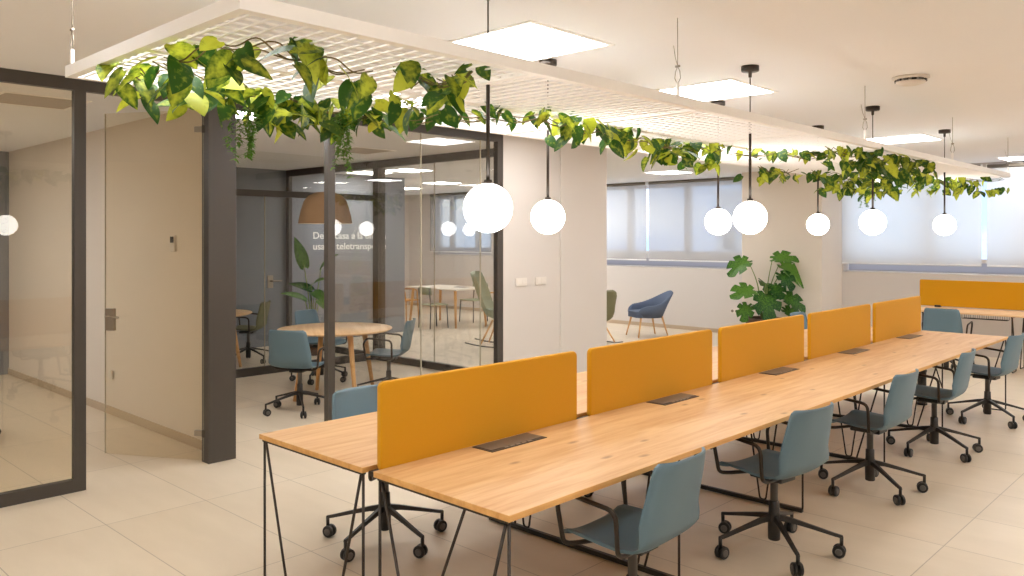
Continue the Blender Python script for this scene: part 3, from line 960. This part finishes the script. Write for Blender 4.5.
GARL = 'leafy garlands on the hanging trellis'
def garland(path, density, label, spread=(.10, .10), drop=(.02, .20), size=(.075, .125), zt=2.385, seed=1, fine=0):
    rnd = random.Random(seed)
    P = [Vector((x, y, zt - (p[2] if len(p) > 2 else 0))) for p in path for x, y in [p[:2]]]
    L = sum((b - a).length for a, b in zip(P, P[1:]))
    o = empty('pothos_garland', P[0], 0, label, 'hanging plant', GARL)
    b = B()
    for q in range(3):
        pts = []
        for i, p in enumerate(P):
            pts.append(p + Vector((rnd.uniform(-.05, .05), rnd.uniform(-.05, .05), rnd.uniform(-.06, -.015))) - P[0])
        fine_pts = []
        for a, c in zip(pts, pts[1:]):
            m = max(2, int((c - a).length / .12))
            for k in range(m):
                t = k / m
                fine_pts.append(a.lerp(c, t) + Vector((0, 0, -.04 * math.sin(PI * t) + rnd.uniform(-.006, .006))))
        fine_pts.append(pts[-1])
        tube(b, fine_pts, .0028, 5, fil=.06)
    link('vine_stem', b, 'vine', o)
    b = B(); t = []
    n = int(L * density) if L > .25 else density
    for i in range(n):
        f = rnd.random() * L
        for a, c in zip(P, P[1:]):
            sl = (c - a).length
            if f <= sl:
                p = a.lerp(c, f / sl); break
            f -= sl
        p = p + Vector((rnd.gauss(0, spread[0]), rnd.gauss(0, spread[1]), -rnd.uniform(*drop)))
        p.z = min(p.z, zt)
        p.x = min(max(p.x, PX0 - .05), PX1 + .02)
        a = rnd.uniform(0, 2 * PI)
        tip = Vector((math.cos(a), math.sin(a), -rnd.uniform(.1, 1.5)))
        sz = rnd.uniform(*size)
        sh = rnd.choice([-.34, -.26, -.18, -.1, 0, .08, .16, .24, .32, .42])
        leaf(b, t, p - P[0], tip, Vector((rnd.gauss(0, .5), rnd.gauss(0, .5), 1)), sz, sz * rnd.uniform(.64, .84), rnd.uniform(.0, .32), rnd.uniform(.1, .8), sh)
    fo = link('foliage', b, 'pothos', o, recalc=False)
    set_tint(fo, t)
    return o

def trailer(x, y, z0, z1, label, seed):
    """Fine-leaved trailing plant."""
    rnd = random.Random(seed)
    o = empty('trailing_fern', (x, y, z0), 0, label, 'hanging plant', 'fine leaved trailing plants')
    b = B(); bl = B(); t = []
    for q in range(7):
        px = Vector((rnd.gauss(0, .022), rnd.gauss(0, .022), 0)); pts = [px.copy()]
        ln = (z0 - z1) * rnd.uniform(.6, 1)
        m = 14
        for k in range(m):
            px = px + Vector((rnd.gauss(0, .007), rnd.gauss(0, .007), -ln / m)); pts.append(px.copy())
            for r in range(5):
                a = rnd.uniform(0, 2 * PI)
                leaf(bl, t, px, Vector((math.cos(a), math.sin(a), rnd.uniform(-.6, .3))), Vector((0, 0, 1)), rnd.uniform(.018, .032), .011, .2, .3, rnd.uniform(.05, .5))
        tube(b, pts, .0015, 4)
    link('strand', b, 'stem', o)
    set_tint(link('foliage', bl, 'fine', o, recalc=False), t)

garland([(-3.30, 1.22), (-3.12, 1.20), (-3.0, 1.24)], 30, 'bunch of variegated leaves at the near left corner of the trellis, above the glass door', (.06, .07), (.0, .15), (.08, .125), seed=3)
garland([(-2.80, 1.25), (-2.50, 1.25), (-2.36, 1.32), (-2.40, 1.55), (-2.48, 1.82)], 34, 'upper tangle of broad leaves hanging under the near right corner of the trellis', (.06, .06), (.0, .12), (.09, .135), seed=4)
garland([(-2.98, 1.30), (-3.12, 1.60), (-3.28, 1.95), (-3.30, 2.30), (-3.34, 2.5)], 88, 'dense lower fringe of pale green leaves in front of the dark box post and mullion', (.07, .08), (.02, .15), (.08, .12), seed=5)
garland([(-2.46, 1.93), (-2.42, 2.05), (-2.40, 2.16)], 24, 'separate bunch of yellow green leaves over the right half of the meeting room glass', (.05, .06), (-.02, .17), (.08, .12), seed=6)
garland([(-2.36, 2.12), (-2.24, 2.15)], 8, 'short sprig of leaves beside the rod of the nearest globe', (.03, .04), (.0, .07), (.07, .10), seed=16)
garland([(-3.36, 2.55), (-3.06, 2.72), (-2.86, 2.92), (-2.72, 3.1), (-2.76, 3.35)], 34, 'thin strand of leaves running over the dark top rail of the glass front', (.05, .05), (.0, .07), (.065, .10), seed=7)
garland([(-2.76, 3.3), (-2.86, 3.75), (-2.96, 4.3), (-2.98, 4.75)], 46, 'leafy strand above the cream corridor wall and strip window', (.07, .08), (.0, .14), (.075, .115), seed=8)
garland([(-2.98, 4.6), (-2.94, 5.0), (-2.90, 5.2)], 75, 'thick clump of leaves above the strip window, left of the paired globes', (.08, .10), (-.02, .16), (.08, .12), seed=9)
garland([(-2.90, 5.25), (-2.72, 5.75), (-2.55, 6.1), (-2.36, 5.9)], 24, 'sparse pale strand crossing behind the rods of the paired globes', (.05, .06), (.0, .08), (.07, .10), seed=10)
garland([(-2.32, 5.75), (-2.30, 6.2), (-2.28, 6.8), (-2.26, 7.5)], 68, 'heaviest clump of leaves along the right edge of the trellis, before the pillar', (.07, .08), (-.02, .17), (.08, .12), seed=11)
garland([(-2.55, 6.9), (-2.5, 7.2), (-2.42, 7.45)], 60, 'leaves trailing lowest beside the rod of the third near globe', (.06, .08), (.04, .32), (.07, .11), seed=12)
garland([(-3.36, 6.7), (-3.34, 7.05), (-3.32, 7.3)], 40, 'short dark strand on the far side of the trellis, left of the smallest globe', (.05, .08), (.03, .13), (.07, .11), seed=13)
garland([(-3.26, 7.6), (-3.16, 8.0), (-3.06, 8.6), (-2.9, 9.0)], 75, 'row of bright leaves on the far side of the trellis, above the smallest globe', (.08, .09), (.02, .20), (.075, .115), seed=14)
garland([(-2.9, 9.1), (-2.72, 9.5), (-2.5, 9.85), (-2.22, 9.95)], 75, 'leaves at the far tip of the trellis, above the globe furthest right', (.06, .09), (.0, .18), (.07, .11), seed=15)
trailer(-3.13, 1.68, 2.26, 2.02, 'fine leaved trailing plant hanging before the dark box post', 21)
trailer(-3.24, 2.22, 2.33, 1.98, 'fine leaved trailing plant hanging over the dark mullion of the glass front', 22)
trailer(-3.06, 8.35, 2.25, 2.02, 'fine leaved trailing plant hanging before the edge of the pillar', 23)

def monstera_leaf(bm, t, pos, d, up, L, shade):
    d = d.normalized(); s = d.cross(up).normalized(); n = s.cross(d).normalized()
    nseg = 44
    ctr = bm.verts.new(pos + d * L * .35); t.append(shade + .25)
    ring = []; mid = []
    for k in range(nseg):
        a = 2 * PI * k / nseg
        r = L * (.50 + .10 * math.cos(a))
        if abs(math.sin(a)) > .25 or math.cos(a) > .5:
            if k % 6 == 3: r *= .62
        if abs(a - PI) < .22: r *= .62
        x, y = r * math.cos(a) * 1.05, r * math.sin(a) * .92
        p = pos + d * (L * .45 + x) + s * y
        p += n * (abs(y) * .25 - .35 * (x + L * .4) ** 2 / L)
        ring.append(bm.verts.new(p)); t.append(shade)
        xm, ym = L * .28 * math.cos(a), L * .24 * math.sin(a)
        pm = pos + d * (L * .45 + xm) + s * ym + n * (abs(ym) * .25 - .35 * (xm + L * .4) ** 2 / L)
        mid.append(bm.verts.new(pm)); t.append(shade + .12)
    for k in range(nseg):
        k2 = (k + 1) % nseg
        for f in ([mid[k], mid[k2], ring[k2], ring[k]], [ctr, mid[k2], mid[k]]):
            fc = bm.faces.new(f); fc.smooth = True

def pot(o, r, h):
    b = B(); lathe(b, [(r * .78, 0), (r * .97, h * .9), (r, h * .93), (r, h), (r * .92, h), (r * .9, h * .9)], 32, cap=False)
    b.faces.new([v for v in b.verts if abs(v.co.z) < 1e-6][:32]); link('pot', b, 'pot', o)
    b = B(); lathe(b, [(r * .91, h * .90), (r * .5, h * .93), (0, h * .94)], 28, cap=False); link('soil', b, 'soil', o)

mo = empty('potted_monstera', (-5.92, 11.97, 0), 0, 'potted monstera with split leaves standing before the cream pillar', 'plant')
pot(mo, .30, .46)
R = Vector((.724, .69, 0)); F = Vector((-.69, .724, 0)); U = Vector((0, 0, 1))
# leaf bases in the plant's own frame: sideways, depth, height, tip direction (side, depth, up), length, shade
for sx, dx, z, tip, L, sh in [(-.27, -.05, 1.36, (-.85, -.2, -.35), .40, .25), (.10, -.08, 1.38, (.55, -.3, .15), .40, .3), (.24, .02, 1.30, (.85, -.25, -.45), .52, .38), (.20, -.15, 1.16, (.5, -.7, -.6), .34, .02),
                              (-.20, -.12, .90, (-.85, -.4, .02), .42, .3), (-.05, -.22, .86, (-.1, -.75, -.7), .46, .05), (.25, -.10, .80, (.75, -.4, -.3), .42, .12), (-.28, -.05, .66, (-.45, -.5, -.75), .30, .25),
                              (.30, -.02, .58, (.8, -.3, -.25), .32, .2), (.05, .1, 1.0, (.4, .6, -.2), .40, .1), (.10, -.16, .98, (.1, -.6, -.3), .30, .05)]:
    p = R * sx + F * dx + U * z
    d = R * tip[0] + F * tip[1] + U * tip[2]
    up = U + F * -.6
    bl, t = B(), []
    monstera_leaf(bl, t, p - d.normalized() * .06, d, up, L, sh)
    set_tint(link('leaf', bl, 'monstera', mo, recalc=False), t)
    bs = B()
    b0 = Vector((R * sx * .12)) + U * .43
    tube(bs, fillet([b0, b0.lerp(p, .5) + U * .12 - R * sx * .15, p], .3, 6), .011, 7, taper=.006)
    link('stem', bs, 'stem', mo)

bp_ = empty('potted_strelitzia', (-10.36, 6.62, 0), 0, 'tall leafy potted plant behind the rear glass of the meeting room', 'plant')
pot(bp_, .18, .42)
rnd = random.Random(5)
for sx, z, tip, L in [(-.12, 1.30, (-.2, -.2, .9), .44), (-.02, 1.0, (.3, -.4, .3), .40), (.12, 1.25, (.5, -.5, .7), .40), (.02, .92, (.5, -.7, -.1), .42), (-.10, .80, (-.5, -.5, .4), .38), (.10, .80, (.5, -.7, -.2), .36), (-.02, .95, (-.6, .0, .3), .36)]:
    p = R * sx + U * z; d = R * tip[0] + F * tip[1] + U * tip[2]
    bl, t = B(), []
    leaf(bl, t, p, d, U - F * .7, L, L * .42, .2, .6, rnd.uniform(.05, .35))
    set_tint(link('leaf', bl, 'monstera', bp_, recalc=False), t)
    bs = B()
    tube(bs, [R * sx * .1 + U * .38, R * sx * .5 + U * (z * .6 + .1), p + d.normalized() * .02], .012, 7, taper=.006)
    link('stem', bs, 'stem', bp_)

# ------------------------------------------------------------------ lounge seating
def loft(rows, smooth=True):
    """Closed loops of equal count, capped."""
    b = B()
    vs = [[b.verts.new(p) for p in r] for r in rows]
    n = len(vs[0])
    for a, c in zip(vs, vs[1:]):
        for k in range(n):
            f = b.faces.new([a[k], a[(k + 1) % n], c[(k + 1) % n], c[k]]); f.smooth = smooth
    b.faces.new(vs[0][::-1]); b.faces.new(vs[-1])
    return b

def armchair(loc, rz, mat, label):
    o = empty('armchair', loc, rz, label, 'armchair')
    b = B(); rslab(b, .50, .50, .12, .11, mtx=Matrix.Translation((0, .02, .395)) @ Matrix.Rotation(PI / 2, 4, 'X')); link('seat', b, mat, o, smooth=True)
    # wraparound shell: low rounded arms rising to a reclined back
    rows = []
    for k in range(33):
        f = k / 32
        a = math.radians(-52 + f * 284) + PI
        c = max(0, math.sin(f * PI)) ** 5
        e = min(1, min(f, 1 - f) * 9)
        x, y = .33 * math.cos(a), .30 * math.sin(a)
        t = .19 * c
        top = .46 + .09 * e ** .5 + .24 * c
        m = (.36 + top) / 2
        rows.append([(x * .92, y * .92, .34), (x * 1.04, y * 1.04 - t * .4, m), (x * 1.05, y * 1.05 - t, top - .02), (x * .97, y * .97 - t, top), (x * .86, y * .86 - t * .95, top - .02), (x * .82, y * .82 - t * .35, m), (x * .80, y * .80, .36)])
    sb = loft(rows); link('back_and_arms', sb, mat, o)
    for sx in (-1, 1):
        for sy, sp in ((-1, -.30), (1, .26)):
            b = B(); tube(b, [(sx * .19, sp * .7, .36), (sx * .25, sp, .003)], .018, 10, taper=.011); link('leg', b, 'oakleg', o)
    return o
armchair((-8.06, 11.85, 0), 2.62, 'blue', 'blue grey upholstered armchair on wooden legs below the sheer blinds')

def rocker(loc, rz, mat, label):
    """Shell lounge chair on wooden legs and curved runners."""
    o = empty('rocking_chair', loc, rz, label, 'rocking chair')
    prof = [(.30, .44, .24), (.26, .455, .27), (.10, .41, .29), (-.08, .37, .29), (-.18, .40, .28), (-.27, .52, .27), (-.36, .70, .255), (-.44, .88, .235), (-.475, .96, .20), (-.485, .985, .14)]
    b = B(); g = {}
    nu = 10; n = len(prof)
    for side in (0, 1):
        for i, (y, z, w) in enumerate(prof):
            a, c = prof[max(0, i - 1)], prof[min(n - 1, i + 1)]
            ty, tz = c[0] - a[0], c[1] - a[1]; L = math.hypot(ty, tz)
            back = min(1, max(0, (z - .45) / .2)) if i > 4 else 0
            for j in range(nu + 1):
                u = -1 + 2 * j / nu
                g[side, i, j] = b.verts.new((u * w, y + .07 * abs(u) ** 2.5 * back + side * .05 * tz / L, z + .08 * abs(u) ** 3 * (1 - back) * (1 if 1 < i else .3) - side * .05 * ty / L))
    for side in (0, 1):
        for i in range(n - 1):
            for j in range(nu):
                f = b.faces.new([g[side, i, j], g[side, i, j + 1], g[side, i + 1, j + 1], g[side, i + 1, j]]); f.smooth = True
    for i in range(n - 1):
        for j in (0, nu):
            b.faces.new([g[0, i, j], g[0, i + 1, j], g[1, i + 1, j], g[1, i, j]])
    for j in range(nu):
        for i in (0, n - 1):
            b.faces.new([g[0, i, j], g[0, i, j + 1], g[1, i, j + 1], g[1, i, j]])
    link('seat_shell', b, mat, o)
    for s in (-1, 1):
        b = B(); tube(b, [(s * .27, .42, .045), (s * .27, .2, .012), (s * .27, -.05, .010), (s * .27, -.3, .025), (s * .27, -.5, .06)], .009, 8, fil=.15); link('runner', b, 'castgrey', o)
        for p in (((s * .15, .10, .37), (s * .27, .22, .015)), ((s * .15, -.08, .36), (s * .27, -.26, .02))):
            b = B(); tube(b, p, .017, 10, taper=.012); link('leg', b, 'oakleg', o)
    return o
rk = rocker((-9.0, 9.18, 0), -1.05, 'sage', 'sage green shell rocking chair behind the right edge of the meeting room glass')
rk.scale = (1, 1, 1.18)
ol = rocker((-8.16, 10.52, 0), 1.25, 'olive', 'olive lounge chair half hidden by the cream column, left of the blue armchair')

ol.scale = (.9, .9, .88)
lt = empty('dining_table', (-12.0, 10.75, 0), 0, 'white topped dining table with pale wooden legs in the lounge', 'table')
b = B(); box(b, -.75, .75, -.45, .45, .715, .74, bev=.004); link('tabletop', b, 'tabletop', lt)
for sx in (-1, 1):
    for sy in (-1, 1):
        b = B(); tube(b, [(sx * .62, sy * .36, .715), (sx * .68, sy * .40, .003)], .03, 10, taper=.02); link('leg', b, 'oakleg', lt)
tb = empty('tablet', (-11.75, 10.9, .74), .3, 'flat dark tablet lying on the white dining table', 'tablet')
b = B(); box(b, -.13, .13, -.09, .09, 0, .008, bev=.003); link('case', b, 'castgrey', tb)
b = B(); box(b, -.12, .12, -.08, .08, .008, .009); link('display', b, 'screen', tb)

def side_chair(name, mat, frame, loc, rz, label, arms=False):
    o = empty(name, loc, rz, label, 'dining chair', 'chairs round the lounge table')
    b = B(); rslab(b, .44, .42, .06, .022, mtx=Matrix.Translation((0, 0, .45)) @ Matrix.Rotation(PI / 2, 4, 'X')); link('seat', b, mat, o, smooth=False)
    rows = []
    for k in range(9):
        u = -1 + k / 4
        x, y = u * .21, -.215 + .04 * u * u
        rows.append([(x, y, .64), (x, y - .02, .78), (x, y - .035, .785), (x, y - .018, .64)])
    link('backrest', loft(rows), mat, o)
    for sx in (-1, 1):
        b = B(); tube(b, [(sx * .19, .17, .44), (sx * .205, .19, .003)], .012, 8); link('leg', b, frame, o)
        b = B(); tube(b, [(sx * .19, -.225, .76), (sx * .195, -.19, .44), (sx * .205, -.21, .003)], .012, 8); link('leg', b, frame, o)
        if arms:
            b = B(); tube(b, [(sx * .19, -.21, .66), (sx * .22, .05, .665), (sx * .20, .15, .64), (sx * .19, .16, .45)], .012, 8, fil=.04); link('armrest', b, frame, o)
    return o
side_chair('dining_chair', 'sage', 'castgrey', (-11.72, 10.15, 0), -.15, 'sage green dining chair tucked at the near side of the lounge table')
side_chair('dining_chair', 'honey', 'honey', (-12.95, 10.45, 0), -1.35, 'honey wood armchair left of the lounge table', True)
side_chair('dining_chair', 'honey', 'honey', (-11.0, 11.2, 0), 1.75, 'honey wood armchair right of the lounge table, beside the sage rocking chair', True)
side_chair('dining_chair', 'sage', 'castgrey', (-12.0, 11.45, 0), PI, 'sage green dining chair at the far side of the lounge table')

# ------------------------------------------------------------------ outside
for i, (x0, x1, y, h, l) in enumerate([(-20, -13, 42, 4.4, 'pale building far outside, low behind the sheer blinds'), (-26, -21.5, 46, 6.5, 'taller pale building far outside behind the sheer blinds')]):
    o = empty('building', ((x0 + x1) / 2, y, -4), 0, l, 'building')
    w = (x1 - x0) / 2
    b = B(); box(b, -w, w, 0, 8, 0, h + 2); link('facade', b, 'facade', o)
    b = B()
    for q in range(int(w * 2 / 1.6)):
        for z in range(int((h + 1) / 2)):
            box(b, -w + .5 + q * 1.6, -w + 1.3 + q * 1.6, -.05, .02, 1 + z * 2, 2.2 + z * 2)
    link('windows', b, 'seal', o)
    b = B(); box(b, -w - .2, w + .2, -.2, 8.2, h + 2, h + 2.25); link('roof', b, 'alu', o)

w = bpy.data.worlds.new('sky'); sc.world = w; w.use_nodes = True
nt = w.node_tree; nt.nodes.clear()
out = nt.nodes.new('ShaderNodeOutputWorld')
bg = N(nt, 'ShaderNodeBackground', Strength=2.0)
tc = N(nt, 'ShaderNodeTexCoord')
mp = N(nt, 'ShaderNodeMapping'); mp.inputs['Scale'].default_value = (1, 1, 2.4)
nt.links.new(tc.outputs['Generated'], mp.inputs['Vector'])
nz = N(nt, 'ShaderNodeTexNoise', Scale=5.0, Detail=6.0, Roughness=.55)
nt.links.new(mp.outputs[0], nz.inputs['Vector'])
r = N(nt, 'ShaderNodeValToRGB')
r.color_ramp.elements[0].position = .42; r.color_ramp.elements[0].color = (.46, .62, .92, 1)
r.color_ramp.elements[1].position = .62; r.color_ramp.elements[1].color = (.92, .95, 1.0, 1)
nt.links.new(nz.outputs['Fac'], r.inputs['Fac'])
nt.links.new(r.outputs['Color'], bg.inputs['Color'])
nt.links.new(bg.outputs[0], out.inputs['Surface'])

# ------------------------------------------------------------------ camera and view
cam = bpy.data.cameras.new('camera')
co = bpy.data.objects.new('camera', cam); COL.objects.link(co)
cam.sensor_width = 36.0
cam.lens = 811.0 / 1024 * 36.0
cam.shift_y = -(288 - 237.5) / 1024
cam.clip_start = .05; cam.clip_end = 200
co.location = (0, 0, 1.72)
co.rotation_euler = (PI / 2, 0, math.radians(43.6))
sc.camera = co
sc.view_settings.view_transform = 'Standard'
sc.view_settings.look = 'None'
sc.view_settings.gamma = 1.0
sc.view_settings.use_curve_mapping = False
sc.view_settings.exposure = 0.0
sc.cycles.use_denoising = True
sc.cycles.max_bounces = 12
sc.cycles.diffuse_bounces = 6
sc.cycles.transparent_max_bounces = 24
sc.cycles.sample_clamp_indirect = 6.0
